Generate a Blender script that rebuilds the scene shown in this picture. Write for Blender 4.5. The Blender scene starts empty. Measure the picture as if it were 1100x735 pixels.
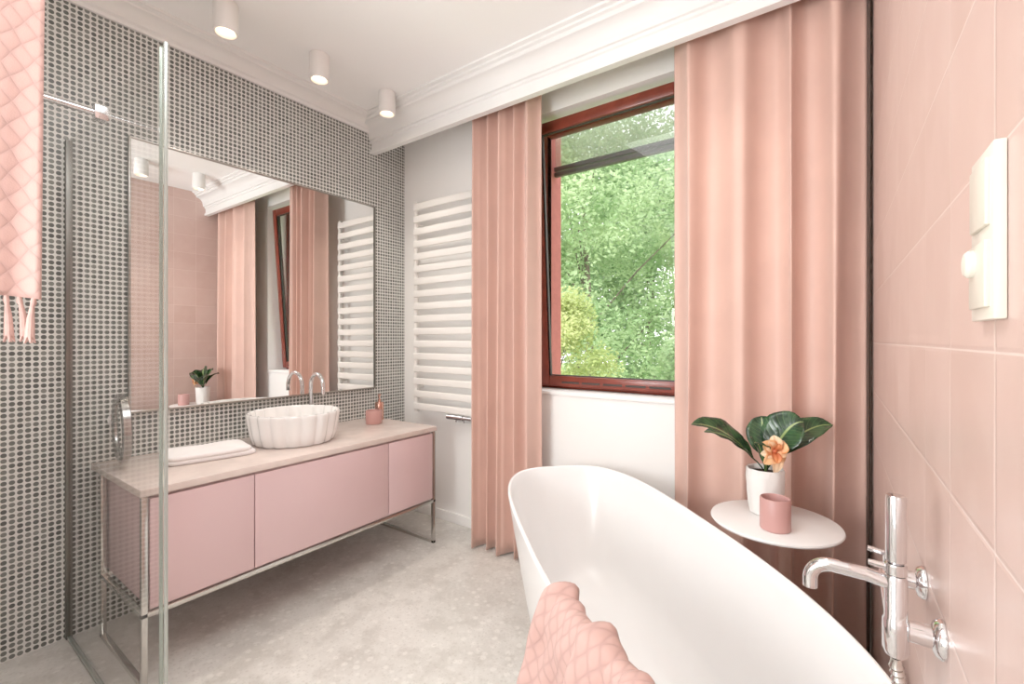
import bpy, bmesh, math, random
from mathutils import Vector, Matrix
PI = math.pi
RND = random.Random(11)
SC = bpy.context.scene
COL = SC.collection
WLOC = {}

# ------------------------------------------------------------------ materials
def lin(c):
    return tuple((x/255/12.92 if x/255 <= 0.04045 else ((x/255+0.055)/1.055)**2.4) for x in c) + (1.0,)

class NT:
    def __init__(s, name):
        s.m = bpy.data.materials.new(name); s.m.use_nodes = True
        s.n = s.m.node_tree.nodes; s.l = s.m.node_tree.links
        s.b = s.n['Principled BSDF']; s.out = s.n['Material Output']
    def new(s, t, **kw):
        n = s.n.new(t)
        for k, v in kw.items(): setattr(n, k, v)
        return n
    def link(s, a, b): s.l.new(a, b)
    def setin(s, sock, v):
        if hasattr(v, 'is_output') or isinstance(v, bpy.types.NodeSocket): s.link(v, sock)
        else: sock.default_value = v
    def math(s, op, a, b=None, c=None):
        n = s.new('ShaderNodeMath', operation=op)
        s.setin(n.inputs[0], a)
        if b is not None: s.setin(n.inputs[1], b)
        if c is not None: s.setin(n.inputs[2], c)
        return n.outputs[0]
    def mix(s, f, a, b):
        n = s.new('ShaderNodeMix', data_type='RGBA')
        s.setin(n.inputs[0], f); s.setin(n.inputs[6], a); s.setin(n.inputs[7], b)
        return n.outputs[2]
    def obj(s):
        return s.new('ShaderNodeTexCoord').outputs['Object']
    def xyz(s, v=None):
        n = s.new('ShaderNodeSeparateXYZ'); s.link(v if v is not None else s.obj(), n.inputs[0]); return n.outputs
    def noise(s, scale, detail=3, vec=None):
        n = s.new('ShaderNodeTexNoise'); n.inputs['Scale'].default_value = scale; n.inputs['Detail'].default_value = detail
        s.link(vec if vec is not None else s.obj(), n.inputs['Vector']); return n.outputs['Fac']
    def ramp(s, f, lo, hi, a=0.0, b=1.0, smooth=True):
        n = s.new('ShaderNodeMapRange'); n.interpolation_type = 'SMOOTHSTEP' if smooth else 'LINEAR'
        s.setin(n.inputs[0], f); n.inputs[1].default_value = lo; n.inputs[2].default_value = hi
        n.inputs[3].default_value = a; n.inputs[4].default_value = b; return n.outputs[0]
    def bump(s, h, strength=0.3, dist=0.01):
        n = s.new('ShaderNodeBump'); n.inputs['Strength'].default_value = strength; n.inputs['Distance'].default_value = dist
        s.link(h, n.inputs['Height']); s.link(n.outputs[0], s.b.inputs['Normal'])

def plain(name, rgb, rough=0.5, metal=0.0, var=0.06, scale=6, bump=0.0, bscale=200, coat=0.0):
    t = NT(name); c = lin(rgb)
    d = tuple(x*(1-var) for x in c[:3]) + (1,)
    t.link(t.mix(t.ramp(t.noise(scale), 0.35, 0.65), d, c), t.b.inputs['Base Color'])
    t.b.inputs['Roughness'].default_value = rough; t.b.inputs['Metallic'].default_value = metal
    if coat: t.b.inputs['Coat Weight'].default_value = coat; t.b.inputs['Coat Roughness'].default_value = 0.05
    if bump: t.bump(t.noise(bscale, 2), bump, 0.002)
    return t.m

def thin_glass(name, tint, refl, base=.02):
    t = NT(name)
    tr = t.new('ShaderNodeBsdfTransparent'); tr.inputs[0].default_value = tint
    gl = t.new('ShaderNodeBsdfGlossy'); gl.inputs['Roughness'].default_value = 0.0
    mx = t.new('ShaderNodeMixShader')
    lw = t.new('ShaderNodeLayerWeight'); lw.inputs[0].default_value = 0.5
    f = t.math('ADD', base, t.math('MULTIPLY', t.math('POWER', lw.outputs['Facing'], 4.5), refl))
    t.link(f, mx.inputs[0])
    t.link(tr.outputs[0], mx.inputs[1]); t.link(gl.outputs[0], mx.inputs[2]); t.link(mx.outputs[0], t.out.inputs[0])
    return t.m

def mosaic():
    t = NT('penny_mosaic'); o = t.xyz(); p = 0.0228
    a = t.math('DIVIDE', o[1], p); b = t.math('DIVIDE', o[2], p)
    fa = t.math('ABSOLUTE', t.math('SUBTRACT', t.math('FRACT', a), 0.5)); fb = t.math('ABSOLUTE', t.math('SUBTRACT', t.math('FRACT', b), 0.5))
    d = t.math('POWER', t.math('ADD', t.math('POWER', fa, 2.15), t.math('POWER', fb, 2.15)), 1/2.15)
    mask = t.ramp(d, 0.35, 0.43, 1.0, 0.0)
    cv = t.new('ShaderNodeCombineXYZ'); t.link(t.math('FLOOR', a), cv.inputs[0]); t.link(t.math('FLOOR', b), cv.inputs[1])
    wn = t.new('ShaderNodeTexWhiteNoise', noise_dimensions='2D'); t.link(cv.outputs[0], wn.inputs[0])
    dot = t.mix(wn.outputs[0], lin((80, 83, 80)), lin((124, 127, 121)))
    t.link(t.mix(mask, lin((222, 222, 218)), dot), t.b.inputs['Base Color'])
    t.link(t.math('SUBTRACT', 0.6, t.math('MULTIPLY', mask, 0.3)), t.b.inputs['Roughness'])
    t.bump(mask, 0.3, 0.0015)
    return t.m

def wall_tile():
    t = NT('pink_glazed_tile'); o = t.xyz(); pw, ph = 0.20, 0.185
    a = t.math('DIVIDE', t.math('ADD', o[1], 0.0), pw); b = t.math('DIVIDE', t.math('SUBTRACT', o[2], 1.288-ph*6), ph)
    ea = t.math('MULTIPLY', t.math('SUBTRACT', 0.5, t.math('ABSOLUTE', t.math('SUBTRACT', t.math('FRACT', a), 0.5))), pw)
    eb = t.math('MULTIPLY', t.math('SUBTRACT', 0.5, t.math('ABSOLUTE', t.math('SUBTRACT', t.math('FRACT', b), 0.5))), ph)
    e = t.math('MINIMUM', ea, eb)
    mask = t.ramp(e, 0.0007, 0.0016)
    cv = t.new('ShaderNodeCombineXYZ'); t.link(t.math('FLOOR', a), cv.inputs[0]); t.link(t.math('FLOOR', b), cv.inputs[1])
    wn = t.new('ShaderNodeTexWhiteNoise', noise_dimensions='2D'); t.link(cv.outputs[0], wn.inputs[0])
    c = t.mix(wn.outputs[0], lin((199, 169, 158)), lin((206, 177, 167)))
    c2 = t.mix(t.math('MULTIPLY', t.ramp(t.noise(9, 4), 0.35, 0.7), 0.3), c, lin((216, 191, 182)))
    t.link(t.mix(mask, lin((224, 205, 196)), c2), t.b.inputs['Base Color'])
    t.b.inputs['Roughness'].default_value = 0.33
    t.bump(t.math('ADD', t.ramp(e, 0.0005, 0.006), t.math('MULTIPLY', t.noise(7, 2), 0.5)), 0.2, 0.004)
    return t.m

def floor_stone():
    t = NT('pale_mottled_stone'); o = t.xyz()
    n1 = t.noise(2.4, 6); n2 = t.noise(9, 7); n3 = t.noise(45, 5)
    c = t.mix(t.ramp(n1, 0.3, 0.7), lin((198, 194, 187)), lin((220, 217, 211)))
    c = t.mix(t.math('MULTIPLY', t.ramp(n2, 0.46, 0.64), 0.5), c, lin((184, 179, 171)))
    c = t.mix(t.math('MULTIPLY', t.ramp(n3, 0.5, 0.7), 0.25), c, lin((234, 231, 226)))
    for sc, lo, colr, am in ((20, .18, (236, 233, 227), .4), (44, .16, (180, 174, 165), .35), (80, .17, (176, 170, 162), .3)):
        v = t.new('ShaderNodeTexVoronoi'); v.inputs['Scale'].default_value = sc; v.inputs['Randomness'].default_value = 1
        wv = t.new('ShaderNodeVectorMath', operation='ADD'); t.link(t.obj(), wv.inputs[0]); wv.inputs[1].default_value = (sc*.37, sc*.11, .013*sc)
        t.link(wv.outputs[0], v.inputs['Vector'])
        dd = t.math('ADD', v.outputs['Distance'], t.math('MULTIPLY', t.math('SUBTRACT', n3, .5), .35))
        c = t.mix(t.math('MULTIPLY', t.ramp(dd, lo, lo+.15, 1, 0), am), c, lin(colr))
    e = None
    for k, off in ((0, 0.15), (1, 0.3)):
        a = t.math('DIVIDE', t.math('ADD', o[k], off), 0.8)
        ee = t.math('MULTIPLY', t.math('SUBTRACT', 0.5, t.math('ABSOLUTE', t.math('SUBTRACT', t.math('FRACT', a), 0.5))), 0.8)
        e = ee if e is None else t.math('MINIMUM', e, ee)
    t.link(t.mix(t.ramp(e, 0.0005, 0.0016, 0.65, 1.0), lin((188, 181, 171)), c), t.b.inputs['Base Color'])
    t.b.inputs['Roughness'].default_value = 0.34
    return t.m

def quilt(name, rgb, p=.038, bs=.3):
    t = NT(name); uv = t.new('ShaderNodeTexCoord').outputs['UV']; u = t.xyz(uv)
    wv = t.math('MULTIPLY', t.math('SINE', t.math('MULTIPLY', u[1], 70)), 0.003)
    ux = t.math('ADD', u[0], wv)
    a = t.math('DIVIDE', t.math('ADD', ux, t.math('MULTIPLY', u[1], 0.7)), p); b = t.math('DIVIDE', t.math('SUBTRACT', ux, t.math('MULTIPLY', u[1], 0.7)), p)
    sa = t.math('ABSOLUTE', t.math('SINE', t.math('MULTIPLY', a, PI))); sb = t.math('ABSOLUTE', t.math('SINE', t.math('MULTIPLY', b, PI)))
    h = t.math('POWER', t.math('MULTIPLY', sa, sb), 0.5)
    c = lin(rgb); d = tuple(x*0.84 for x in c[:3])+(1,)
    t.link(t.mix(t.ramp(h, .1, .8), d, c), t.b.inputs['Base Color'])
    t.b.inputs['Roughness'].default_value = 0.95
    t.b.inputs['Sheen Weight'].default_value = 0.1
    t.bump(t.math('ADD', h, t.math('MULTIPLY', t.noise(350, 2), 0.25)), bs, 0.005)
    return t.m

def fabric(name, rgb):
    t = NT(name); o = t.xyz()
    c = lin(rgb); d = tuple(x*0.94 for x in c[:3])+(1,)
    t.link(t.mix(t.ramp(t.noise(5, 3), 0.35, 0.65), d, c), t.b.inputs['Base Color'])
    t.b.inputs['Roughness'].default_value = 0.5
    t.b.inputs['Sheen Weight'].default_value = 0.3; t.b.inputs['Sheen Roughness'].default_value = 0.4
    t.bump(t.noise(600, 2), 0.15, 0.001)
    return t.m

def leaf_mat(name, c1, c2, scale=3.0, rough=0.45, trans=0.0):
    t = NT(name)
    col = t.mix(t.ramp(t.noise(scale, 3), 0.35, 0.65), lin(c1), lin(c2))
    t.link(col, t.b.inputs['Base Color']); t.b.inputs['Roughness'].default_value = rough
    if trans:
        tl = t.new('ShaderNodeBsdfTranslucent'); t.link(col, tl.inputs[0])
        mx = t.new('ShaderNodeMixShader'); mx.inputs[0].default_value = trans
        t.link(t.b.outputs[0], mx.inputs[1]); t.link(tl.outputs[0], mx.inputs[2]); t.link(mx.outputs[0], t.out.inputs[0])
    return t.m

def veined_leaf(name):
    t = NT(name); uv = t.new('ShaderNodeTexCoord').outputs['UV']; u = t.xyz(uv)
    x = t.math('ABSOLUTE', t.math('SUBTRACT', u[0], 0.5))
    vein = t.math('ABSOLUTE', t.math('SINE', t.math('MULTIPLY', t.math('SUBTRACT', u[1], t.math('MULTIPLY', x, 0.35)), 42)))
    lines = t.ramp(vein, 0.0, 0.28, 1, 0); mid = t.ramp(x, 0.015, 0.04, 1, 0)
    c = t.mix(t.ramp(t.noise(18, 3), .35, .65), lin((22, 50, 31)), lin((46, 84, 48)))
    c = t.mix(t.math('MULTIPLY', lines, .35), c, lin((104, 138, 78)))
    c = t.mix(t.math('MULTIPLY', mid, .8), c, lin((152, 172, 104)))
    t.link(c, t.b.inputs['Base Color']); t.b.inputs['Roughness'].default_value = .22
    t.bump(vein, .2, .002)
    return t.m

def petal_mat(name, base, tip):
    t = NT(name); u = t.xyz(t.new('ShaderNodeTexCoord').outputs['UV'])
    t.link(t.mix(t.ramp(t.math('ADD', u[1], t.math('MULTIPLY', t.math('SUBTRACT', t.noise(60), .5), .3)), .1, .9), lin(base), lin(tip)), t.b.inputs['Base Color'])
    t.b.inputs['Roughness'].default_value = .5
    return t.m

def emit(name, rgb, s):
    t = NT(name); t.b.inputs['Base Color'].default_value = lin(rgb)
    t.b.inputs['Emission Color'].default_value = lin(rgb); t.b.inputs['Emission Strength'].default_value = s
    return t.m

M = dict(
    mosaic=mosaic(), tile=wall_tile(), floor=floor_stone(),
    paint=plain('white_paint', (253, 251, 248), 0.7, var=0.01, bump=0.05),
    ceil=plain('ceiling_paint', (254, 253, 252), 0.75, var=0.005),
    cornice=plain('cornice_plaster', (241, 240, 238), 0.6, var=0.01),
    chrome=plain('chrome', (222, 222, 224), 0.08, 1.0, var=0.02),
    handle=plain('satin_chrome', (166, 164, 162), 0.16, 1.0, var=0.03),
    steel=plain('polished_nickel', (206, 203, 198), 0.16, 1.0, var=0.05),
    silver=plain('brushed_silver_frame', (166, 162, 156), 0.3, 1.0, var=0.08),
    darksteel=plain('grey_channel_metal', (120, 117, 112), 0.35, 1.0, var=0.1),
    mirror=plain('mirror_silver', (244, 244, 243), 0.0, 1.0, var=0.0),
    pinklac=plain('pink_lacquer', (217, 186, 187), 0.32, var=0.03, scale=2),
    pinkedge=plain('pink_carcass', (213, 184, 185), 0.45, var=0.04),
    stone=plain('blush_marble_top', (224, 207, 199), 0.22, var=0.10, scale=9),
    ceramic=plain('white_ceramic', (245, 243, 241), 0.12, var=0.01, coat=0.4),
    acrylic=plain('white_bath_resin', (239, 238, 237), 0.22, var=0.01),
    rad=plain('white_radiator_enamel', (247, 244, 239), 0.3, var=0.02),
    curtain=fabric('peach_curtain_cloth', (218, 178, 163)),
    gap_shade=plain('painted_gap_shade', (96, 76, 67), 0.9, var=0.1),  # dark colour standing in for shade beside the right curtain
    wood=plain('red_brown_window_wood', (136, 60, 46), 0.28, var=0.2, scale=12),
    gasket=plain('dark_gasket', (60, 52, 48), 0.6),
    blind=plain('grey_blind_bar', (92, 90, 86), 0.5),
    stucco=plain('red_exterior_stucco', (186, 104, 98), 0.9, var=0.1, scale=20),
    quilt=quilt('pink_quilted_cloth', (200, 162, 153)),
    towelwhite=plain('white_terry', (246, 241, 240), 0.95, var=0.03, bump=0.6, bscale=260),
    tassel=plain('pink_tassel_yarn', (203, 167, 158), 0.95, var=0.12, scale=60),
    pinkcer=plain('pink_matt_ceramic', (198, 148, 142), 0.4, var=0.05),
    rose=plain('rose_gold', (214, 166, 150), 0.2, 1.0, var=0.05),
    tablew=plain('white_table_lacquer', (241, 239, 237), 0.3, var=0.01),
    tableleg=plain('pink_metal_leg', (208, 164, 153), 0.4, var=0.03),
    plaster=plain('white_crumpled_ceramic', (238, 235, 231), 0.55, var=0.05, scale=14, bump=0.5, bscale=30),
    soil=plain('dark_soil', (54, 40, 32), 1.0, var=0.3, scale=60, bump=0.6),
    leaf=veined_leaf('veined_dark_leaf'),
    stem=plain('green_stem', (90, 114, 56), 0.5),
    petal=petal_mat('yellow_orange_petal', (234, 144, 84), (244, 190, 136)),
    petal2=petal_mat('pale_peach_petal', (240, 172, 114), (249, 220, 184)),
    petal3=petal_mat('deep_orange_throat', (192, 94, 54), (222, 138, 82)),
    plastic=plain('cream_switch_plastic', (226, 221, 208), 0.3, var=0.01),
    plastic2=plain('cream_module_plastic', (217, 211, 197), 0.3, var=0.01),
    glass=thin_glass('shower_glass', (0.985, 0.99, 0.987, 1), 0.35),
    edgeglass=thin_glass('grey_green_edge_glass', (0.90, 0.93, 0.905, 1), 0.2, .04),
    pane=thin_glass('window_pane_glass', (0.98, 0.985, 0.98, 1), 0.25),
    seal=plain('clear_edge_profile', (172, 178, 172), 0.25, 0.4, var=0.03),
    spotw=plain('white_spot_enamel', (240, 237, 234), 0.45, var=0.01),
    lamp=emit('warm_lamp_lens', (255, 226, 190), 5.0),
    bark=plain('tree_bark', (116, 103, 90), 0.95, var=0.4, scale=10),
    lawn=plain('lawn_green', (146, 176, 104), 0.95, var=0.3, scale=3),
    fol1=leaf_mat('foliage_mid_green', (122, 152, 104), (168, 192, 142), 1.6, 0.6, 0.45),
    fol2=leaf_mat('foliage_light_green', (140, 170, 118), (186, 206, 158), 1.4, 0.6, 0.45),
    fol3=leaf_mat('foliage_yellow_green', (168, 182, 112), (204, 210, 148), 2.0, 0.6, 0.45),
)
def screen_mat():
    t = NT('insect_screen'); tr = t.new('ShaderNodeBsdfTransparent'); df = t.new('ShaderNodeBsdfDiffuse'); df.inputs[0].default_value = lin((186, 190, 178))
    mx = t.new('ShaderNodeMixShader'); t.link(t.math('ADD', 0.3, t.math('MULTIPLY', t.noise(4), 0.1)), mx.inputs[0])
    t.link(tr.outputs[0], mx.inputs[1]); t.link(df.outputs[0], mx.inputs[2]); t.link(mx.outputs[0], t.out.inputs[0]); return t.m
M['screen'] = screen_mat()

# ------------------------------------------------------------------ mesh helpers
def box(bm, x0, x1, y0, y1, z0, z1, bev=0.0, seg=2):
    r = bmesh.ops.create_cube(bm, size=1, matrix=Matrix.Translation(((x0+x1)/2, (y0+y1)/2, (z0+z1)/2)) @ Matrix.Diagonal((x1-x0, y1-y0, z1-z0, 1)))
    if bev > 0:
        es = list({e for v in r['verts'] for e in v.link_edges})
        bmesh.ops.bevel(bm, geom=es, offset=bev, segments=seg, profile=0.5, affect='EDGES')

def loft(bm, rings, closed_ring=True, cap0=False, cap1=False):
    vs = [[bm.verts.new(p) for p in r] for r in rings]
    n = len(vs[0])
    for i in range(len(vs)-1):
        for j in range(n if closed_ring else n-1):
            k = (j+1) % n
            bm.faces.new((vs[i][j], vs[i][k], vs[i+1][k], vs[i+1][j]))
    if cap0: bm.faces.new(list(reversed(vs[0])))
    if cap1: bm.faces.new(vs[-1])
    return vs

def tube(bm, pts, r, seg=12, cap=True):
    pts = [Vector(p) for p in pts]; n = len(pts)
    rs = r if isinstance(r, (list, tuple)) else [r]*n
    T = []
    for i in range(n):
        d = pts[min(i+1, n-1)] - pts[max(i-1, 0)]; T.append(d.normalized())
    up = Vector((0, 0, 1)) if abs(T[0].z) < 0.9 else Vector((1, 0, 0))
    N = (up - T[0]*up.dot(T[0])).normalized(); rings = []
    for i in range(n):
        N = (N - T[i]*N.dot(T[i])).normalized(); Bv = T[i].cross(N)
        rings.append([pts[i] + (N*math.cos(a)+Bv*math.sin(a))*rs[i] for a in [2*PI*k/seg for k in range(seg)]])
    loft(bm, rings, True, cap, cap)

def lathe(bm, prof, c=(0, 0, 0), seg=40, rf=None, cap0=True, cap1=True, axis=None):
    c = Vector(c); rings = []
    Q = Vector((0, 0, 1)).rotation_difference(Vector(axis)) if axis else None
    for (r, z) in prof:
        ring = []
        for k in range(seg):
            a = 2*PI*k/seg; rr = r*(rf(a, z) if rf else 1)
            p = Vector((rr*math.cos(a), rr*math.sin(a), z))
            if Q: p = Q @ p
            ring.append(c+p)
        rings.append(ring)
    loft(bm, rings, True, cap0, cap1)

def prism(bm, poly, axis, a, b):
    def P(p, t): return {'x': (t, p[0], p[1]), 'y': (p[0], t, p[1]), 'z': (p[0], p[1], t)}[axis]
    loft(bm, [[P(p, a) for p in poly], [P(p, b) for p in poly]], True, True, True)

def B(): return bmesh.new()

def meta(o, label=None, cat=None, group=None, kind=None):
    if label: o['label'] = label
    if cat: o['category'] = cat
    if group: o['group'] = group
    if kind: o['kind'] = kind
    return o

def build(name, bm, mat, parent=None, origin=None, smooth=True, angle=35, uv=None):
    pw = WLOC.get(parent.name, Vector((0, 0, 0))) if parent else Vector((0, 0, 0))
    org = Vector(origin) if origin is not None else (pw if parent else Vector((0, 0, 0)))
    bmesh.ops.remove_doubles(bm, verts=bm.verts, dist=1e-6)
    bmesh.ops.recalc_face_normals(bm, faces=bm.faces)
    bmesh.ops.translate(bm, verts=bm.verts, vec=-org)
    me = bpy.data.meshes.new(name); bm.to_mesh(me); bm.free()
    me.materials.append(mat)
    if smooth:
        for p in me.polygons: p.use_smooth = True
        me.set_sharp_from_angle(angle=math.radians(angle))
    o = bpy.data.objects.new(name, me); COL.objects.link(o)
    if parent: o.parent = parent; o.location = org - pw
    else: o.location = org
    WLOC[o.name] = org
    return o

def thing(name, label, cat, loc, group=None, kind=None):
    o = bpy.data.objects.new(name, None); COL.objects.link(o); o.location = loc; o.empty_display_size = 0.1
    WLOC[o.name] = Vector(loc); return meta(o, label, cat, group, kind)

def sheet(name, f, nu, nv, mat, parent=None, thick=0.004, origin=None, uvs=(1, 1)):
    """grid surface with UVs and a solidify modifier"""
    pw = WLOC.get(parent.name, Vector((0, 0, 0))) if parent else Vector((0, 0, 0))
    org = Vector(origin) if origin is not None else (pw if parent else Vector((0, 0, 0)))
    V = []; F = []; UV = []
    for j in range(nv+1):
        for i in range(nu+1):
            V.append(Vector(f(i/nu, j/nv)) - org); UV.append((i/nu*uvs[0], j/nv*uvs[1]))
    for j in range(nv):
        for i in range(nu):
            a = j*(nu+1)+i; F.append((a, a+1, a+nu+2, a+nu+1))
    me = bpy.data.meshes.new(name); me.from_pydata([tuple(v) for v in V], [], F)
    ul = me.uv_layers.new(name='UVMap')
    for p in me.polygons:
        p.use_smooth = True
        for li in p.loop_indices: ul.data[li].uv = UV[me.loops[li].vertex_index]
    me.materials.append(mat)
    o = bpy.data.objects.new(name, me); COL.objects.link(o)
    if thick:
        md = o.modifiers.new('thickness', 'SOLIDIFY'); md.thickness = thick; md.offset = 0
    if parent: o.parent = parent; o.location = org - pw
    else: o.location = org
    WLOC[o.name] = org
    return o

def copy_tree(src, loc, label=None):
    r = src.copy(); COL.objects.link(r); r.location = loc
    if label: r['label'] = label
    for ch in list(src.children):
        c = ch.copy(); COL.objects.link(c); c.parent = r
        for g in list(ch.children):
            d = g.copy(); COL.objects.link(d); d.parent = c
    return r

# ------------------------------------------------------------------ room
XL, XR, YB, YR, ZC = -2.73, 0.12, 2.40, -2.2, 2.87
YO = 2.70   # outer face of the window wall
def S(name, bm, mat, parent=None, **k):
    o = build(name, bm, mat, parent, **k)
    if not parent: o['kind'] = 'structure'
    return o
b = B(); box(b, XL-.15, XR+.15, YR-.15, YO, -.12, 0); S('floor', b, M['floor'], smooth=False)
b = B(); box(b, XL-.15, XR+.15, YR-.15, YO, ZC, ZC+.12); S('ceiling', b, M['ceil'], smooth=False)
b = B(); box(b, XL-.15, XL, YR-.15, YO, 0, ZC); S('wall_left', b, M['mosaic'], smooth=False)
b = B(); box(b, XR, XR+.15, YR-.15, YO, 0, ZC); S('wall_right', b, M['tile'], smooth=False)
b = B(); box(b, XL, XR, YR-.15, YR, 0, ZC); S('wall_rear', b, M['paint'], smooth=False)
HX0, HX1, HZ0, HZ1 = -1.605, -0.59, 0.965, 2.69
b = B()
box(b, XL, HX0, YB, YO, 0, ZC); box(b, HX1, XR, YB, YO, 0, ZC)
box(b, HX0, HX1, YB, YO, 0, HZ0); box(b, HX0, HX1, YB, YO, HZ1, ZC)
S('wall_back', b, M['paint'], smooth=False)
b = B(); box(b, XL, -1.58, -.40, .03, 0, ZC); S('wall_shower', b, M['paint'], smooth=False)
# cornice along the left wall
prof = [(XL, 2.775), (XL+.016, 2.775), (XL+.02, 2.79), (XL+.03, 2.794)]
for k in range(7):
    a = k/6*PI/2; prof.append((XL+.034+.055*(1-math.cos(a)), 2.797+.045*math.sin(a)))
prof += [(XL+.092, 2.85), (XL+.10, 2.853), (XL+.115, 2.856), (XL+.118, ZC), (XL, ZC)]
b = B(); prism(b, prof, 'y', .03, 2.06); S('trim_1', b, M['cornice'], angle=25)
# curtain bulkhead with cornice, along the window wall
prof = [(1.965, ZC), (1.965, 2.858), (1.985, 2.852), (1.985, 2.84), (2.0, 2.834), (2.0, 2.822)]
for k in range(8):
    a = k/7*PI/2; prof.append((2.005+.06*math.sin(a), 2.815-.075*(1-math.cos(a))))
prof += [(2.068, 2.733), (2.08, 2.73), (2.08, 2.715), (2.09, 2.71), (2.09, 2.665), (2.08, 2.66), (2.08, 2.638), (2.12, 2.638), (2.12, ZC)]
b = B(); prism(b, prof, 'x', XL, XR); S('trim_2', b, M['cornice'], angle=25)
b = B(); box(b, XL, HX0+.5, YB-.012, YB, 0, .07, .003); S('baseboard_back', b, M['paint'])

# ------------------------------------------------------------------ window, set deep in the wall, sash tilted inwards
YW = 2.58
win = thing('window_1', None, None, (HX0, YW, HZ0), kind='structure')
def frame_bm(x0, x1, z0, z1, y0, y1, w, bev=.006, T=None):
    b = B()
    box(b, x0, x0+w, y0, y1, z0, z1, bev); box(b, x1-w, x1, y0, y1, z0, z1, bev)
    box(b, x0+w, x1-w, y0, y1, z1-w, z1, bev); box(b, x0+w, x1-w, y0, y1, z0, z0+w, bev)
    if T: bmesh.ops.transform(b, matrix=T, verts=b.verts)
    return b
b = B(); box(b, HX0, HX1, YB-.012, YO, HZ0, HZ0+.02, .004); build('window_sill', b, M['paint'], win)
build('window_frame', frame_bm(HX0, HX1, HZ0+.02, HZ1, YW+.012, YW+.07, .05), M['wood'], win)
piv = Vector((0, YW, HZ0+.05)); tilt = math.radians(3.9)
T = Matrix.Translation(piv) @ Matrix.Rotation(tilt, 4, 'X') @ Matrix.Translation(-piv)
sx0, sx1, sz0, sz1 = HX0+.03, HX1-.03, HZ0+.04, HZ1-.03
sash = build('window_sash', frame_bm(sx0, sx1, sz0, sz1, YW-.04, YW+.01, .066, .008, T), M['wood'], win)
build('gasket', frame_bm(sx0+.062, sx1-.062, sz0+.062, sz1-.062, YW-.025, YW-.005, .009, 0, T), M['gasket'], sash)
b = B(); box(b, sx0+.064, sx1-.064, YW-.017, YW-.011, sz0+.064, sz1-.064); bmesh.ops.transform(b, matrix=T, verts=b.verts); build('pane', b, M['pane'], sash)
for k in range(5):
    b = B(); box(b, sx0+.16+k*.14, sx0+.28+k*.14, YW-.044, YW-.038, sz0+.022, sz0+.034, .002)
    bmesh.ops.transform(b, matrix=T, verts=b.verts); build('vent_slot', b, M['gasket'], sash)
for za, zb in ((2.435, 2.462), (2.473, 2.50)):
    b = B(); box(b, HX0, HX1, YO+.055, YO+.09, za, zb, .003); build('blind_bar', b, M['blind'], win)
b = B(); box(b, HX0, HX1, YO+.07, YO+.073, 2.50, HZ1+.05); build('blind_screen', b, M['screen'], win)
for xa, xb in ((HX0-.06, HX0+.008), (HX1-.008, HX1+.06)):
    b = B(); box(b, xa, xb, YO, YO+.15, HZ0-.05, HZ1+.06); build('outer_reveal', b, M['stucco'], win)

# ------------------------------------------------------------------ curtains
def curtain(name, label, x0, x1, wid, am, y0, amp, seed, pw=1.0, gap_shade=False):
    t = thing(name, label, 'curtain', ((x0+x1)/2, y0, .012))
    r = random.Random(seed); folds = len(wid)
    tot = sum(wid); edges = [0]
    for w_ in wid: edges.append(edges[-1]+w_/tot)
    ph = [r.uniform(0, 6) for _ in range(folds+1)]
    def phase(u):
        for i in range(folds):
            if u <= edges[i+1] or i == folds-1:
                return i, (u-edges[i])/(edges[i+1]-edges[i])
    def f(u, v):
        z = .012+v*(2.80-.012); d = 1-v
        uu = min(1, max(0, u + .016*math.sin(ph[0]+u*9+d*2.2)*d))
        i, q = phase(uu)
        k0 = am[i]; kn = am[min(i+1, folds-1)] if q > .5 else am[max(i-1, 0)]
        k = k0*(1-abs(q-.5))+kn*abs(q-.5)
        w = -math.cos(2*PI*q)
        w = math.copysign(abs(w)**pw, w)
        sec = .22*math.cos(4*PI*q+ph[i])*math.sin(PI*q)**2*(.4+.8*d) + .10*math.cos(6*PI*q+ph[i+1])*math.sin(PI*q)**2
        y = y0 - amp*k*(w+sec)*(.8+.25*d)
        x = x0+(x1-x0)*u + .40*(x1-x0)/folds*math.sin(2*PI*q)*.35*(.4+.6*d)
        return (x, y, z)
    sheet('drape', f, folds*30, 44, M['curtain'], t, .004)
    n = max(6, int((x1-x0)/.075))
    for k in range(n):
        b = B(); x = x0+(x1-x0)*(k+.5)/n; tube(b, [(x, y0, 2.785), (x, y0, 2.832)], .004, 6); build('hook', b, M['rad'], t)
    if gap_shade:  # dark strip added to paint the shadow gap between curtain and wall
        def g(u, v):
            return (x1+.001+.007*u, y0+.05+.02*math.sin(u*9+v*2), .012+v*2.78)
        sheet('gap_shade_strip', g, 8, 30, M['gap_shade'], t, .004)
    return t
CY = 2.215
curtain('curtain', 'narrow gathered peach curtain between the white radiator and the window', -1.895, -1.395, [1.2, .8, 1.3, .7, 1.1], [1, .7, 1.05, .75, .95], CY, .056, 3, .85)
curtain('curtain', 'wide peach curtain hanging behind the plant beside the tiled wall', -.635, .100, [1.15, 1.8, .8, 1.35], [.7, .95, .7, 1.0], CY, .062, 27, 1.0, gap_shade=True)
b = B(); box(b, -2.2, XR-.005, CY-.02, CY+.02, 2.83, 2.868, .004); meta(build('curtain_rail', b, M['rad'], origin=(-1, CY, 2.84)), 'white ceiling rail carrying both peach curtains behind the cornice', 'curtain rail')

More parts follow.
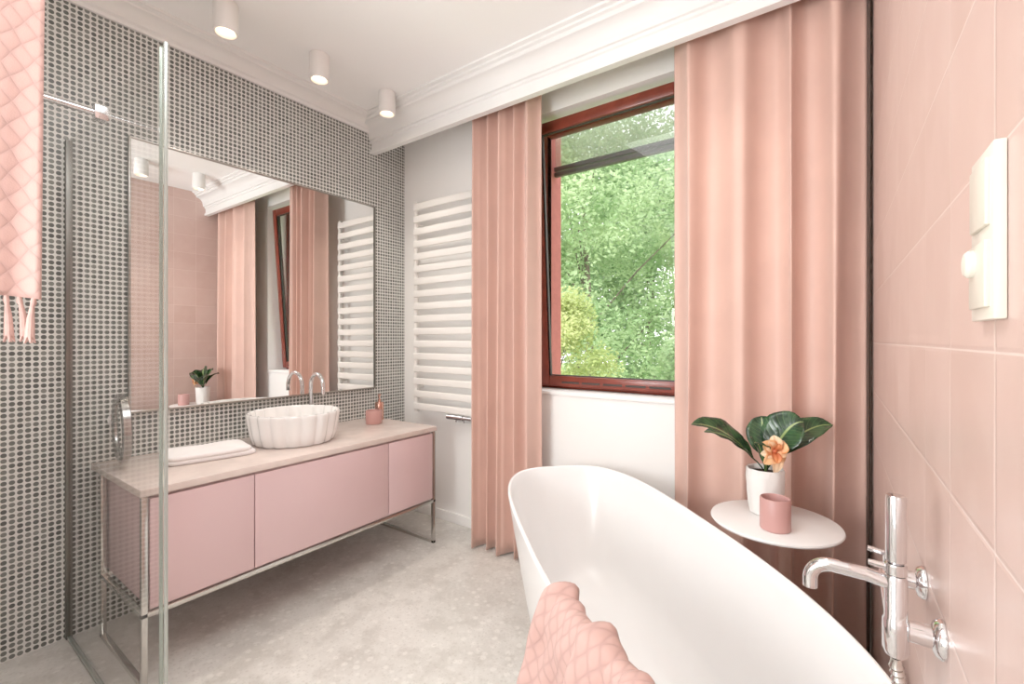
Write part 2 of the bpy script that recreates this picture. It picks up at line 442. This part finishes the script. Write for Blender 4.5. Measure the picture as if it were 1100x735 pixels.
# ------------------------------------------------------------------ vanity
VX, VY0, VY1 = -2.087, .575, 2.096
v = thing('vanity_cabinet', 'pink lacquered vanity cabinet with three fronts on chrome frame legs', 'cabinet', (-2.4, 1.335, 0))
b = B(); box(b, -2.705, VX-.022, VY0+.03, VY1-.03, .285, .708, .003); build('body', b, M['pinkedge'], v)
for (a, c) in ((VY0+.028, .978), (.982, 1.718), (1.722, VY1-.028)):
    b = B(); box(b, VX-.022, VX-.002, a, c, .29, .704, .003); build('door', b, M['pinklac'], v)
b = B()
for y in (VY0+.002, VY1-.022):
    for x in (-2.62, VX-.022): box(b, x, x+.02, y, y+.02, 0, .714, .002)
    box(b, -2.62, VX-.002, y, y+.02, 0, .018, .002); box(b, -2.62, VX-.002, y, y+.02, .262, .28, .002)
for x in (-2.62, VX-.022): box(b, x, x+.02, VY0+.02, VY1-.02, .262, .282, .002)
fo = build('frame', b, M['steel'], v); fo['label'] = 'polished chrome leg frame'
b = B(); box(b, XL+.004, VX+.004, VY0-.004, VY1+.004, .715, .745, .004)
meta(build('countertop', b, M['stone'], origin=(-2.4, 1.335, .715)), 'pale blush stone countertop lying on the pink vanity', 'countertop')
CT = .745

# mirror
m = thing('wall_mirror', 'large rectangular mirror in thin silver frame above the pink vanity', 'mirror', (XL, 1.405, .95))
b = B(); box(b, XL+.002, XL+.016, .708, 2.102, .958, 2.255); build('mirror_glass', b, M['mirror'], m, smooth=False)
b = B()
for (y0, y1, z0, z1) in ((.70, .709, .95, 2.263), (2.101, 2.11, .95, 2.263), (.709, 2.101, .95, .959), (.709, 2.101, 2.254, 2.263)):
    box(b, XL, XL+.024, y0, y1, z0, z1, .002)
build('mirror_frame', b, M['silver'], m)

# basin
bs = (-2.42, 1.345)
w = thing('washbasin', 'round white fluted vessel basin standing on the stone countertop', 'basin', (bs[0], bs[1], CT))
def flute(a, z):
    return 1 - .055*(1-abs(math.sin(9*a)))**1.2
prof = [(.15, 0.0), (.195, .002), (.205, .01), (.217, .05), (.226, .10), (.234, .148), (.2345, .160), (.231, .166), (.225, .166), (.221, .160), (.214, .12), (.196, .07), (.15, .035), (.06, .025), (.022, .024)]
b = B(); lathe(b, prof, (bs[0], bs[1], CT), 180, flute, True, True); build('bowl', b, M['ceramic'], w, angle=60)
b = B(); lathe(b, [(.022, .024), (.022, .03), (.017, .032), (.004, .034)], (bs[0], bs[1], CT), 24); build('drain', b, M['chrome'], w)

# basin tap
tb = Vector((-2.665, 1.585, CT))
tp = thing('basin_tap', 'chrome gooseneck tap rising behind the white fluted basin', 'tap', tb)
b = B(); lathe(b, [(.026, 0), (.026, .008), (.018, .014), (.018, .07), (.014, .075)], tb, 24); build('base', b, M['chrome'], tp)
pts = [tb+Vector((0, 0, .07)), tb+Vector((0, 0, .26))]
for k in range(1, 13):
    a = PI*k/12; pts.append(tb+Vector((.075-.075*math.cos(a), -.01*k/12, .26+.085*math.sin(a))))
pts.append(tb+Vector((.15, -.01, .225)))
b = B(); tube(b, pts, .0115, 14); build('spout', b, M['chrome'], tp)
b = B(); tube(b, [tb+Vector((0, .012, .045)), tb+Vector((0, .05, .055)), tb+Vector((0, .075, .075))], [.008, .006, .005], 10); build('lever', b, M['chrome'], tp)

# soap things
def cup(name, label, c, r, h, mat, group=None):
    b = B(); lathe(b, [(r*.9, 0), (r*.98, .003), (r, .008), (r, h-.003), (r-.002, h), (r-.005, h), (r-.006, h-.004), (r-.007, .012), (r*.4, .008)], c, 40)
    return meta(build(name, b, mat, origin=c), label, 'cup', group)
cup('tumbler', 'short pink ceramic tumbler on the far end of the countertop', (-2.49, 1.925, CT), .052, .088, M['pinkcer'])
d0 = Vector((-2.585, 2.045, CT))
dp = thing('soap_dispenser', 'slim rose gold soap dispenser with pump behind the pink tumbler', 'soap dispenser', d0)
b = B(); lathe(b, [(.028, 0), (.030, .004), (.030, .112), (.026, .122), (.012, .126)], d0, 32); build('bottle', b, M['rose'], dp)
b = B(); lathe(b, [(.011, .124), (.011, .142), (.005, .144), (.005, .166), (.012, .167), (.012, .177), (.004, .179)], d0, 20)
tube(b, [d0+Vector((0, 0, .173)), d0+Vector((.02, -.02, .173)), d0+Vector((.03, -.03, .166))], .004, 8); build('pump', b, M['rose'], dp)

# folded white towel on the counter: two soft layers with a rounded fold
def folded():
    b = B(); c = Vector((-2.44, .935)); L = .18; Wd = .125
    for k in range(2):
        z0 = CT+.001+k*.019
        hx, hy = Wd-k*.006, L-k*.012
        m = []
        for i in range(72):
            a = 2*PI*i/72; ca, sa = math.cos(a), math.sin(a); p = 7
            m.append((hx*math.copysign(abs(ca)**(2/p), ca)+k*.006, hy*math.copysign(abs(sa)**(2/p), sa)-k*.008))
        rr = []
        for (s, dz) in ((.6, 0), (.95, 0), (.985, .003), (1, .010), (.985, .017), (.94, .0205), (.7, .021), (.4, .0225), (.15, .023)):
            rr.append([(c.x+x*s, c.y+y*s, z0+dz+.003*math.sin(y*22+k*2)*math.sin(x*19+1)*(1 if dz > .005 else 0)) for (x, y) in m])
        loft(b, rr, True, True, True)
    R = Matrix.Translation((c.x, c.y, 0)) @ Matrix.Rotation(-.16, 4, 'Z') @ Matrix.Translation((-c.x, -c.y, 0))
    bmesh.ops.transform(b, matrix=R, verts=b.verts)
    return b
meta(build('folded_towel', folded(), M['towelwhite'], origin=(-2.44, .935, CT), angle=60), 'white folded towel lying on the near end of the stone countertop', 'towel')

# makeup mirror on arm
mc = Vector((-2.53, .63, .915)); nrm = Vector((.11, .993, .02)).normalized()
mm = thing('makeup_mirror', 'round chrome magnifying mirror on a wall arm at the near end of the vanity', 'mirror', (XL, .655, .915))
b = B()
ringp = [(.116, -.010), (.136, -.018), (.15, -.012), (.15, .012), (.136, .018), (.116, .010)]
lathe(b, ringp+ringp[:1], mc, 56, axis=nrm, cap0=False, cap1=False); build('rim', b, M['handle'], mm)
b = B(); lathe(b, [(.122, -.006), (.122, .006)], mc, 56, axis=nrm); build('mirror_glass', b, M['mirror'], mm)
b = B(); tube(b, [mc+Vector((-.147, .004, 0)), (XL+.03, .655, .93), (XL+.01, .655, .93)], .009, 10); build('arm', b, M['chrome'], mm)
b = B(); lathe(b, [(.03, 0), (.03, .008), (.02, .014), (.012, .016)], (XL+.001, .655, .93), 28, axis=(1, 0, 0)); build('wall_plate', b, M['chrome'], mm)

# ------------------------------------------------------------------ radiator
rd = thing('towel_radiator', 'tall white ladder towel radiator on the wall left of the curtain', 'radiator', (-2.25, 2.35, .77))
RX0, RX1 = -2.525, -1.965
for x in (RX0, RX1):
    b = B(); tube(b, [(x, 2.33, .77), (x, 2.33, 2.315)], .017, 16); build('upright', b, M['rad'], rd)
n = 17
for k in range(n):
    z = .815+k*(2.27-.815)/(n-1)
    b = B(); box(b, RX0, RX1, 2.302, 2.316, z-.025, z+.025, .006, 3); build('bar', b, M['rad'], rd)
for x in (RX0+.0, RX1):
    for z in (.95, 2.15):
        b = B(); tube(b, [(x, 2.33, z), (x, 2.3995, z)], .01, 10); build('bracket', b, M['rad'], rd)
b = B(); tube(b, [(RX1-.1, 2.33, .765), (RX1-.02, 2.33, .765)], .014, 12); tube(b, [(RX1-.24, 2.33, .765), (RX1-.1, 2.33, .765)], .02, 14)
tube(b, [(RX1-.16, 2.33, .765), (RX1-.16, 2.33, .74), (RX1-.16, 2.3995, .73)], .008, 10); tube(b, [(RX1-.09, 2.33, .765), (RX1-.09, 2.33, .74), (RX1-.09, 2.3995, .73)], .008, 10)
ov = build('valve', b, M['chrome'], rd); ov['label'] = 'chrome valve under the radiator'

# ------------------------------------------------------------------ shower screen
GX1, GY, GZ = -1.612, .497, 2.165
sh = thing('shower_screen', 'frameless clear glass shower screen fixed to the mosaic wall', 'shower screen', (-2.17, GY, 0))
b = B(); box(b, XL+.02, GX1-.012, GY-.004, GY+.004, .012, GZ); build('glass_panel', b, M['glass'], sh, smooth=False)
b = B(); box(b, XL+.001, XL+.022, GY-.011, GY+.011, .001, GZ, .001); o_ = build('wall_channel', b, M['darksteel'], sh); o_['label'] = 'grey metal wall channel'
b = B(); box(b, GX1-.012, GX1+.026, GY-.008, GY+.004, .001, GZ, .002); build('edge_profile', b, M['edgeglass'], sh)
for xa, xb in ((GX1-.014, GX1-.011), (GX1+.024, GX1+.029)):
    b = B(); box(b, xa, xb, GY-.006, GY+.003, .001, GZ, .001); build('edge_strip', b, M['seal'], sh)
b = B(); box(b, XL+.02, GX1, GY-.008, GY+.008, .001, .014, .002); build('bottom_seal', b, M['seal'], sh)
b = B(); tube(b, [(-2.245, GY+.02, GZ-.02), (-2.245, .032, GZ-.02)], .0125, 16); build('support_bar', b, M['chrome'], sh)
b = B(); box(b, -2.265, -2.225, GY-.02, GY+.02, GZ-.045, GZ+.008, .004); build('clamp', b, M['chrome'], sh)

# hanging quilted towel with tassels
tr = thing('towel_rail', 'chrome towel rail fixed to the shower partition wall', 'towel rail', (-1.58, 0, 2.15))
b = B(); tube(b, [(-1.515, -.36, 2.15), (-1.515, .235, 2.15)], .009, 12); build('bar', b, M['chrome'], tr)
for y in (-.34, -.02):
    b = B(); tube(b, [(-1.579, y, 2.15), (-1.515, y, 2.15)], .008, 10); lathe(b, [(.022, 0), (.022, .006)], (-1.579, y, 2.15), 20, axis=(1, 0, 0)); build('bracket', b, M['chrome'], tr)
ht = thing('hanging_towel', 'pink quilted towel with tassels hanging beside the shower at the left', 'towel', (-1.515, .05, 2.15))
TY0, TY1 = -.2, .234
def hf(u, vv):
    y = TY0+(TY1-TY0)*u
    Lf = .765; Lb = .5; R = .016; tot = Lf+PI*R+Lb; s = vv*tot
    fold = .014*math.sin(u*14)+.009*math.sin(u*31+1)
    if s < Lf: z = 2.15-(Lf-s); x = R; k = (Lf-s)/Lf
    elif s < Lf+PI*R: a = (s-Lf)/R; z = 2.15+R*math.sin(a); x = R*math.cos(a); k = 0
    else: z = 2.15-(s-Lf-PI*R); x = -R; k = (s-Lf-PI*R)/Lb
    y += -.014*k*(1 if u > .5 else -1)
    return (-1.515+x*(1+.2*k)+fold*k*(1 if x > 0 else .2)+(.02*k if x > 0 else -.0), y, z+.012*math.sin(u*9)*k)
sheet('cloth', hf, 50, 90, M['quilt'], ht, .007, uvs=(.43, 1.3))
for k in range(22):
    u = (k+.5)/22; p = Vector(hf(u, 0)); r = random.Random(k)
    dx = r.uniform(-.010, .010); sc = r.uniform(.85, 1.1)
    b = B(); tube(b, [p+Vector((0, 0, .006)), p+Vector((0, 0, -.010)), p+Vector((0, dx*.3, -.018)), p+Vector((.002, dx*.7, -.045)), p+Vector((.004, dx, -.085*sc))], [.003, .0055, .004, .0065, .0085], 10)
    for j in range(5):
        a = j*2*PI/5; q = p+Vector((.004, dx, -.080*sc)); tube(b, [q, q+Vector((.006*math.cos(a), .006*math.sin(a), -.008)), q+Vector((.009*math.cos(a), .009*math.sin(a), -.018))], [.004, .003, .0012], 6)
    build('tassel', b, M['tassel'], ht)

# ------------------------------------------------------------------ bathtub
EA = Vector((.7071, -.7071, 0)); EN = Vector((.7071, .7071, 0)); TC = EA*(-1.435)+EN*.638
TA, TBb, TZ = .885, .345, .638
def pw_(c): return 3.3 if c < 0 else 2.3
def sup(A, Bv, th):
    c, s = math.cos(th), math.sin(th); p = pw_(c)
    return A*math.copysign(abs(c)**(2/p), c), Bv*math.copysign(abs(s)**(2/p), s)
def tp_(a, bb, z): return TC+EA*a+EN*bb+Vector((0, 0, z))
bt = thing('bathtub', 'freestanding white oval bathtub standing diagonally in the corner', 'bathtub', (TC.x, TC.y, 0))
rings = []
NS = 120
def ring(A, Bv, z): return [tp_(*sup(A, Bv, 2*PI*(k+.5)/NS), z) for k in range(NS)]
def outer(z):
    t = z/TZ
    return .66+ (TA-.66)*(t**.85), .232+(TBb-.232)*(t**.85)
rings.append(ring(.55, .15, 0)); rings.append(ring(.635, .215, 0)); rings.append(ring(.655, .228, .006))
for k in range(1, 15):
    z = .006+(TZ-.012-.006)*k/14; A, Bv = outer(z); rings.append(ring(A, Bv, z))
rings.append(ring(TA-.001, TBb-.001, TZ-.005)); rings.append(ring(TA-.004, TBb-.004, TZ-.001)); rings.append(ring(TA-.008, TBb-.008, TZ)); rings.append(ring(TA-.012, TBb-.012, TZ-.001)); rings.append(ring(TA-.015, TBb-.015, TZ-.005))
for k in range(1, 13):
    t = k/12; z = TZ-.006-(TZ-.006-.19)*t
    rings.append(ring(TA-.016-.17*t**1.3, TBb-.016-.078*t**1.3, z))
rings.append(ring(.655, .215, .15)); rings.append(ring(.60, .175, .125)); rings.append(ring(.5, .12, .116)); rings.append(ring(.3, .06, .113)); rings.append(ring(.05, .02, .112))
b = B(); loft(b, rings, True, True, True); build('tub_shell', b, M['acrylic'], bt, angle=70)
b = B(); lathe(b, [(.032, .113), (.032, .119), (.026, .122), (.005, .123)], TC, 28); build('drain', b, M['chrome'], bt)

# quilted towel over the tub rim (near side)
def rim_b(a):
    p = pw_(a); return -TBb*(1-min(.999, abs(a/TA))**p)**(1/p)
def bf(u, vv):
    Lin = .17; R = .020; Lout = .50; tot = Lin+PI*R+Lout; q = vv*tot
    g = u*2*PI
    wob = .58*math.sin(g*2.1+.4+q*1.0)+.36*math.sin(g*3.7+2.1-q*2.2)+.22*math.sin(g*6.3+q*4)
    k2 = max(0, q-Lin-PI*R)
    # gathered at the rim, spreading below
    a = .500 + (u-.5)*(.36+.20*k2) - .06*k2 + .010*math.sin(q*14+u*6)
    rise = .008+.024*max(-.25, wob)
    cr = .007*math.sin(q*38+u*11)*math.sin(u*17+q*9)
    if q < Lin:
        k = Lin-q; d = -.008-R-.13*k - .016*(wob+.8)*min(1, k/.06); z = TZ+.002-k+rise*max(0, 1-k/.07)+.02*math.sin(u*7)*(k/.17)
    elif q < Lin+PI*R:
        an = PI-(q-Lin)/R; d = -.008+(R+rise*.5)*math.cos(an); z = TZ+.002+R*.7*math.sin(an)+rise
    else:
        k = k2; d = -.008+R+rise*.5+.004+(.12*k**.75)*(wob+1.0)*.62+(cr+.007)*min(1, k/.06); z = TZ+.002-k+rise*max(0, 1-k/.12)
    return tp_(a, rim_b(a)-d, z)
bto = sheet('bath_towel', bf, 110, 100, M['quilt'], None, .012, origin=tp_(.4, -.3, .4), uvs=(.50, .75))
meta(bto, 'pink quilted towel draped over the near rim of the bathtub', 'towel')

# ------------------------------------------------------------------ side table
tc = Vector((-.180, 1.882, 0)); TT = .652
st = thing('side_table', 'small round white side table between bathtub and peach curtain', 'table', tc)
b = B(); lathe(b, [(.19, TT-.014), (.205, TT-.013), (.209, TT-.007), (.207, TT-.002), (.203, TT)], tc, 64); build('table_top', b, M['tablew'], st)
b = B(); tube(b, [(tc.x, tc.y, .012), (tc.x, tc.y, TT-.013)], .013, 16); lathe(b, [(.05, TT-.02), (.05, TT-.013)], tc, 24); build('stem', b, M['tableleg'], st)
b = B(); lathe(b, [(.14, 0), (.14, .008), (.12, .012), (.01, .014)], tc, 40); build('base', b, M['tableleg'], st)
cup('cup', 'pink ceramic cup in front of the plant on the round table', (-.168, 1.79, TT), .047, .108, M['pinkcer'])

# potted plant
pc = Vector((-.215, 1.94, TT)); CR = Vector((.815, .579, 0)); CF = Vector((-.579, .815, 0)); UP = Vector((0, 0, 1))
pl = thing('potted_plant', 'dark leafy plant with an orange flower in a white pot', 'plant', pc)
def crump(a, z): return 1+.035*math.sin(3*a+z*60)*math.sin(5*a-z*35)+.02*math.sin(11*a+z*90)
b = B(); lathe(b, [(.04, 0), (.05, .003), (.056, .03), (.06, .08), (.063, .13), (.064, .165), (.061, .168), (.057, .165), (.056, .14), (.02, .138)], pc, 64, crump); build('pot', b, M['plaster'], pl, angle=50)
b = B(); lathe(b, [(.054, .138), (.054, .15), (.03, .154), (.004, .155)], pc, 32); build('soil', b, M['soil'], pl)
def leaf(tip, W, rise, roll=0.0, nu=8, nv=18):
    base = pc+Vector((0, 0, .15)); tipv = base+CR*tip[0]+CF*tip[1]+UP*tip[2]
    mid = base+(tipv-base)*.5+UP*rise
    def pos(t): return base*(1-t)**2+mid*2*t*(1-t)+tipv*t*t
    def f(u, t):
        c = pos(t); d = (pos(min(1, t+.02))-pos(max(0, t-.02))).normalized()
        side = d.cross(UP)
        side = side.normalized() if side.length > .05 else CR.copy()
        nrm = side.cross(d).normalized()
        side = side*math.cos(roll)+nrm*math.sin(roll); nrm = side.cross(d).normalized()
        tt = max(0, (t-.2)/.8); w = W*.5*(math.sin(PI*tt**.8)**.75 if 0 < tt < 1 else 0)+.0025*(1-t)
        x = u*2-1
        return c+side*(w*x)+nrm*(abs(x)**1.4*w*.35+.003*math.sin(t*24)*abs(x))
    return sheet('leaf', f, nu, nv, M['leaf'], pl, .0012)
leaf((-.285, -.02, .185), .10, .10, .55)
leaf((-.20, .07, .14), .085, .08, .4)
leaf((.125, -.03, .195), .15, .10, -.75)
leaf((.27, .02, .175), .10, .10, -.65)
leaf((.03, .08, .20), .11, .06, .3)
leaf((.18, .10, .14), .08, .08, -.3)
leaf((-.09, -.09, .13), .07, .08, .4)
# flower on its stem: unequal curling petals around a deep orange lip
fb = pc+Vector((0, 0, .14)); fc = pc+CR*(-.002)+CF*(-.06)+UP*.245
b = B(); tube(b, [fb, fb+CF*(-.01)+UP*.06, fc+CF*.01], .004, 8); build('flower_stem', b, M['stem'], pl)
fbm = B(); lathe(fbm, [(.004, -.004), (.009, 0), (.009, .010), (.004, .016)], fc, 16, axis=(-CF+UP*.2).normalized())
fl = build('flower', fbm, M['petal3'], pl)
A1 = CR; A2 = (UP+CF*.15).normalized(); AN = (-CF+UP*.1).normalized()
rp_ = random.Random(4)
for k, (ang, L, Wp, mt, curl) in enumerate([(96, .058, .052, 'petal2', .9), (48, .050, .054, 'petal', .4), (142, .054, .058, 'petal', .5), (4, .050, .046, 'petal2', -.3), (192, .046, .044, 'petal2', -.3), (-50, .062, .044, 'petal', -.9), (-122, .058, .046, 'petal', -.7), (-84, .084, .040, 'petal2', -1.1), (-95, .040, .034, 'petal3', .9), (70, .030, .028, 'petal3', 1.1)]):
    a = math.radians(ang); d = A1*math.cos(a)+A2*math.sin(a); sd = A1*(-math.sin(a))+A2*math.cos(a); tw = rp_.uniform(-.5, .5)
    def pf(u, t, d=d, sd=sd, L=L, Wp=Wp, k=k, curl=curl, tw=tw):
        x = u*2-1; w = Wp*.5*(math.sin(PI*min(.999, .05+.95*t)**.9)**.6)
        s2 = sd*math.cos(tw*t)+AN*math.sin(tw*t)
        return fc+d*(L*t)+s2*(w*x)+AN*(curl*.020*t*t+.012*math.sin(t*PI)+.010*x*x*w/.02*.5+.002*math.sin(x*6+k))
    sheet('petal', pf, 8, 12, M[mt], fl, .001)

# ------------------------------------------------------------------ bath mixer on the tiled wall
MZ = .895; MX, MY = .068, .82
bx = thing('bath_mixer', 'chrome wall mounted bath mixer with curved spout over the tub', 'tap', (XR, .92, MZ))
b = B(); lathe(b, [(.006, -.034), (.012, -.030), (.0150, -.022), (.0150, .018), (.0130, .022), (.0130, .075), (.011, .08)], (MX, MY, MZ), 24); build('column', b, M['chrome'], bx)
b = B(); tube(b, [(MX+.002, MY-.002, MZ), (MX+.006, 1.0, MZ+.008)], .014, 18); build('mixer_body', b, M['chrome'], bx)
for y, z in ((.836, MZ), (.995, MZ+.008)):
    b = B(); lathe(b, [(.026, 0), (.026, .004), (.022, .010), (.0145, .013), (.0135, .048)], (XR-.0005, y, z), 28, axis=(-1, 0, 0)); build('escutcheon', b, M['chrome'], bx)
pts = [(MX, MY, MZ+.066), (.035, MY, MZ+.072), (-.005, MY, MZ+.073)]
for k in range(1, 8):
    a = PI/2*k/7; pts.append((-.005-.026*math.sin(a), MY, MZ+.073-.026*(1-math.cos(a))))
pts.append((-.031, MY, MZ+.034))
b = B(); tube(b, pts, .0095, 16); build('spout', b, M['chrome'], bx)
b = B(); tube(b, [(MX+.006, .985, MZ+.008), (MX+.006, .985, MZ+.05)], .009, 14); tube(b, [(MX+.006, .985, MZ+.046), (.045, .985, MZ+.050)], .0045, 10); build('lever', b, M['chrome'], bx)
b = B(); lathe(b, [(.010, .08), (.0125, .082), (.0125, .094), (.011, .096)], (MX, MY, MZ), 24); tube(b, [(MX, MY, MZ+.088), (MX-.03, MY, MZ+.090)], [.005, .004], 10); build('cradle', b, M['chrome'], bx)
hs = thing('hand_shower', 'chrome stick hand shower standing upright on the bath mixer', 'hand shower', (MX, MY, MZ))
b = B(); lathe(b, [(.009, .0965), (.0115, .100), (.0115, .186), (.0105, .190), (.004, .191)], (MX, MY, MZ), 24); build('handle', b, M['chrome'], hs)
b = B()
hp = []
for k in range(110):
    t = k/109; hp.append((MX+.022*math.sin(t*PI), MY+.035*math.sin(t*PI*.9), MZ-.042-.50*t))
rr = [(.0090 if i % 2 else .0066) for i in range(110)]
tube(b, [(MX, MY, MZ-.035)]+hp, [.0055]+rr, 10); build('hose', b, M['steel'], hs)

# ------------------------------------------------------------------ switch plate on the tiled wall
sw = thing('switch_plate', 'cream double wall plate with switch and socket on pink tiles', 'switch', (XR, .6, 1.39))
b = B(); box(b, XR-.009, XR-.0003, .560, .638, 1.318, 1.473, .0015); build('plate', b, M['plastic'], sw)
b = B(); box(b, XR-.0125, XR-.008, .571, .627, 1.402, 1.462, .0015); build('rocker', b, M['plastic2'], sw)
b = B(); box(b, XR-.013, XR-.008, .571, .627, 1.329, 1.389, .0015); so = build('socket_cover', b, M['plastic2'], sw)
b = B(); lathe(b, [(.013, 0), (.013, .004), (.010, .007), (.004, .008)], (XR-.0125, .610, 1.372), 28, axis=(-1, 0, 0)); build('knob', b, M['plastic'], so)

# ------------------------------------------------------------------ ceiling spots
LX, LX2 = -2.32, -.50
def spot(y, label):
    c = Vector((LX, y, ZC))
    t = thing('ceiling_spotlight', label, 'ceiling light', c, 'white cylinder spotlights on the ceiling')
    b = B(); lathe(b, [(.049, 0), (.052, -.003), (.052, -.136), (.050, -.14), (.044, -.14), (.041, -.134), (.038, -.115), (.005, -.112)], c, 40); build('housing', b, M['spotw'], t)
    b = B(); lathe(b, [(.034, -.116), (.034, -.120), (.004, -.121)], c, 24); build('lens', b, M['lamp'], t)
    return t
s0 = spot(.958, 'white cylinder ceiling spotlight nearest the shower screen')
copy_tree(s0, (LX, 1.43, ZC), 'middle one of three white cylinder ceiling spotlights above the vanity')
copy_tree(s0, (LX, 1.895, ZC), 'white cylinder ceiling spotlight nearest the left end of the window cornice')
copy_tree(s0, (LX2, 1.36, ZC), 'ceiling spotlight seen only in the mirror at its top left corner')
copy_tree(s0, (LX2, 1.80, ZC), 'ceiling spotlight seen only in the mirror beside the reflected cornice')
for x in (LX, LX2):
    for y in ((.958, 1.43, 1.895) if x == LX else (1.36, 1.80)):
        L = bpy.data.lights.new('spot', 'SPOT'); L.energy = 19 if x == LX else 12; L.spot_size = math.radians(100); L.spot_blend = .8; L.color = (1, .92, .82); L.shadow_soft_size = .03
        o = bpy.data.objects.new('spot_lamp', L); COL.objects.link(o); o.location = (x, y, ZC-.15)

# ------------------------------------------------------------------ garden
b = B(); box(b, -26, 16, 2.9, 40, -1.1, -1.0); o_ = build('ground', b, M['lawn'], smooth=False); o_['kind'] = 'structure'
def tree(label, x, y, z0, h, rad, n, size, mat, seed, low=.25):
    r = random.Random(seed); base = Vector((x, y, z0))
    t = thing('garden_tree', label, 'tree', base, 'trees in the garden outside the window')
    b = B(); top = base+Vector((r.uniform(-.3, .3), r.uniform(-.3, .3), h*.8))
    tube(b, [base, base+(top-base)*.5+Vector((.1, 0, 0)), top], [.015*h, .010*h, .003*h], 10)
    cl = []
    for k in range(36):
        a = r.uniform(0, 2*PI); f = r.uniform(low, 1); rr = rad*math.sqrt(max(.05, 1-(2*(f-.45))**2*.8))*r.uniform(.3, 1)
        c = base+Vector((math.cos(a)*rr, math.sin(a)*rr, f*h)); cl.append(c)
        if k < 10: 
            s = base+(top-base)*max(.2, f-.2)
            tube(b, [s, s+(c-s)*.5+Vector((0, 0, .1)), c], [.003*h, .002*h, .001*h], 6)
    build('trunk', b, M['bark'], t)
    V = []; F = []
    for k in range(n):
        c = r.choice(cl); d = Vector((r.gauss(0, 1), r.gauss(0, 1), r.gauss(0, .8))).normalized()*rad*.38*r.random()**.5
        p = c+d-base; s = size*r.uniform(.6, 1.3)
        u = Vector((r.gauss(0, 1), r.gauss(0, 1), r.gauss(0, .6))).normalized(); w = u.cross(Vector((r.gauss(0, 1), r.gauss(0, 1), r.gauss(0, 1)))).normalized()
        i = len(V); V += [tuple(p-u*s), tuple(p+w*s*.45), tuple(p+u*s), tuple(p-w*s*.45)]; F.append((i, i+1, i+2, i+3))
    me = bpy.data.meshes.new('foliage'); me.from_pydata(V, [], F); me.materials.append(mat)
    o = bpy.data.objects.new('foliage', me); COL.objects.link(o); o.parent = t
    return t
tree('light green leafy tree seen in the middle of the window', -3.6, 7.4, -1, 6.6, 2.0, 44000, .046, M['fol2'], 1)
tree('mid green tree behind the left part of the window', -7.6, 11.6, -1, 8.0, 2.6, 34000, .08, M['fol1'], 2)
tree('tall mid green tree at the right behind the window glass', -1.4, 12.4, -1, 8.5, 2.8, 34000, .08, M['fol1'], 3)
tree('yellow green bush low down outside the window', -2.55, 4.7, -1, 2.75, .55, 15000, .027, M['fol3'], 4, .1)
tree('pale green bush outside low at the right of the window', -1.15, 4.6, -1, 2.3, .5, 11000, .029, M['fol2'], 5, .1)
tree('far pale tree closing the gap behind the middle tree', -6.0, 17.5, -1, 10.5, 3.2, 30000, .12, M['fol1'], 6, .1)

# ------------------------------------------------------------------ light, sky, camera
w = bpy.data.worlds.new('sky'); SC.world = w; w.use_nodes = True
nt = w.node_tree; bg = nt.nodes['Background']
tc_ = nt.nodes.new('ShaderNodeTexCoord'); sp = nt.nodes.new('ShaderNodeSeparateXYZ'); nt.links.new(tc_.outputs['Generated'], sp.inputs[0])
rp = nt.nodes.new('ShaderNodeValToRGB'); nt.links.new(sp.outputs[2], rp.inputs[0])
rp.color_ramp.elements[0].color = (1, .99, .97, 1); rp.color_ramp.elements[1].color = (.88, .94, 1, 1)
nt.links.new(rp.outputs[0], bg.inputs[0]); bg.inputs[1].default_value = 3.2
sun = bpy.data.lights.new('sun', 'SUN'); sun.energy = 3.0; sun.angle = .02; sun.color = (1, .96, .9)
so_ = bpy.data.objects.new('sun', sun); COL.objects.link(so_); so_.rotation_euler = Vector((-.25, .6, -.75)).to_track_quat('-Z', 'Y').to_euler()
def area(name, loc, target, sx, sy, e, col):
    L = bpy.data.lights.new(name, 'AREA'); L.shape = 'RECTANGLE'; L.size = sx; L.size_y = sy; L.energy = e; L.color = col
    o = bpy.data.objects.new(name, L); COL.objects.link(o); o.location = loc
    o.rotation_euler = (Vector(target)-Vector(loc)).to_track_quat('-Z', 'Y').to_euler()
WH = (.97, .985, .99)
area('ceiling_fill', (-1.05, .5, 2.855), (-1.05, .5, 0), 1.0, .9, 14, WH)  # added fill light below the ceiling, no fixture belongs to it
area('rear_fill', (-1.35, -2.1, 1.5), (-1.7, 1.8, 1.4), 1.9, 1.9, 31, WH)  # added unseen fill from the rear of the room
area('bounce_fill', (-1.35, -1.0, 1.4), (-1.75, 1.4, 2.9), 1.2, .9, 56, WH)  # added unseen fill, aimed up to brighten the front ceiling

cam = bpy.data.cameras.new('camera'); co = bpy.data.objects.new('camera', cam); COL.objects.link(co)
cam.sensor_width = 36; cam.sensor_fit = 'HORIZONTAL'; cam.lens = 16.0; cam.clip_start = .02; cam.shift_y = -2.5/1100
co.location = (0, 0, 1.3); co.rotation_euler = (PI/2, 0, math.radians(35.4))
SC.camera = co
SC.view_settings.view_transform = 'Standard'
SC.view_settings.exposure = 0.0
SC.view_settings.gamma = 1.14
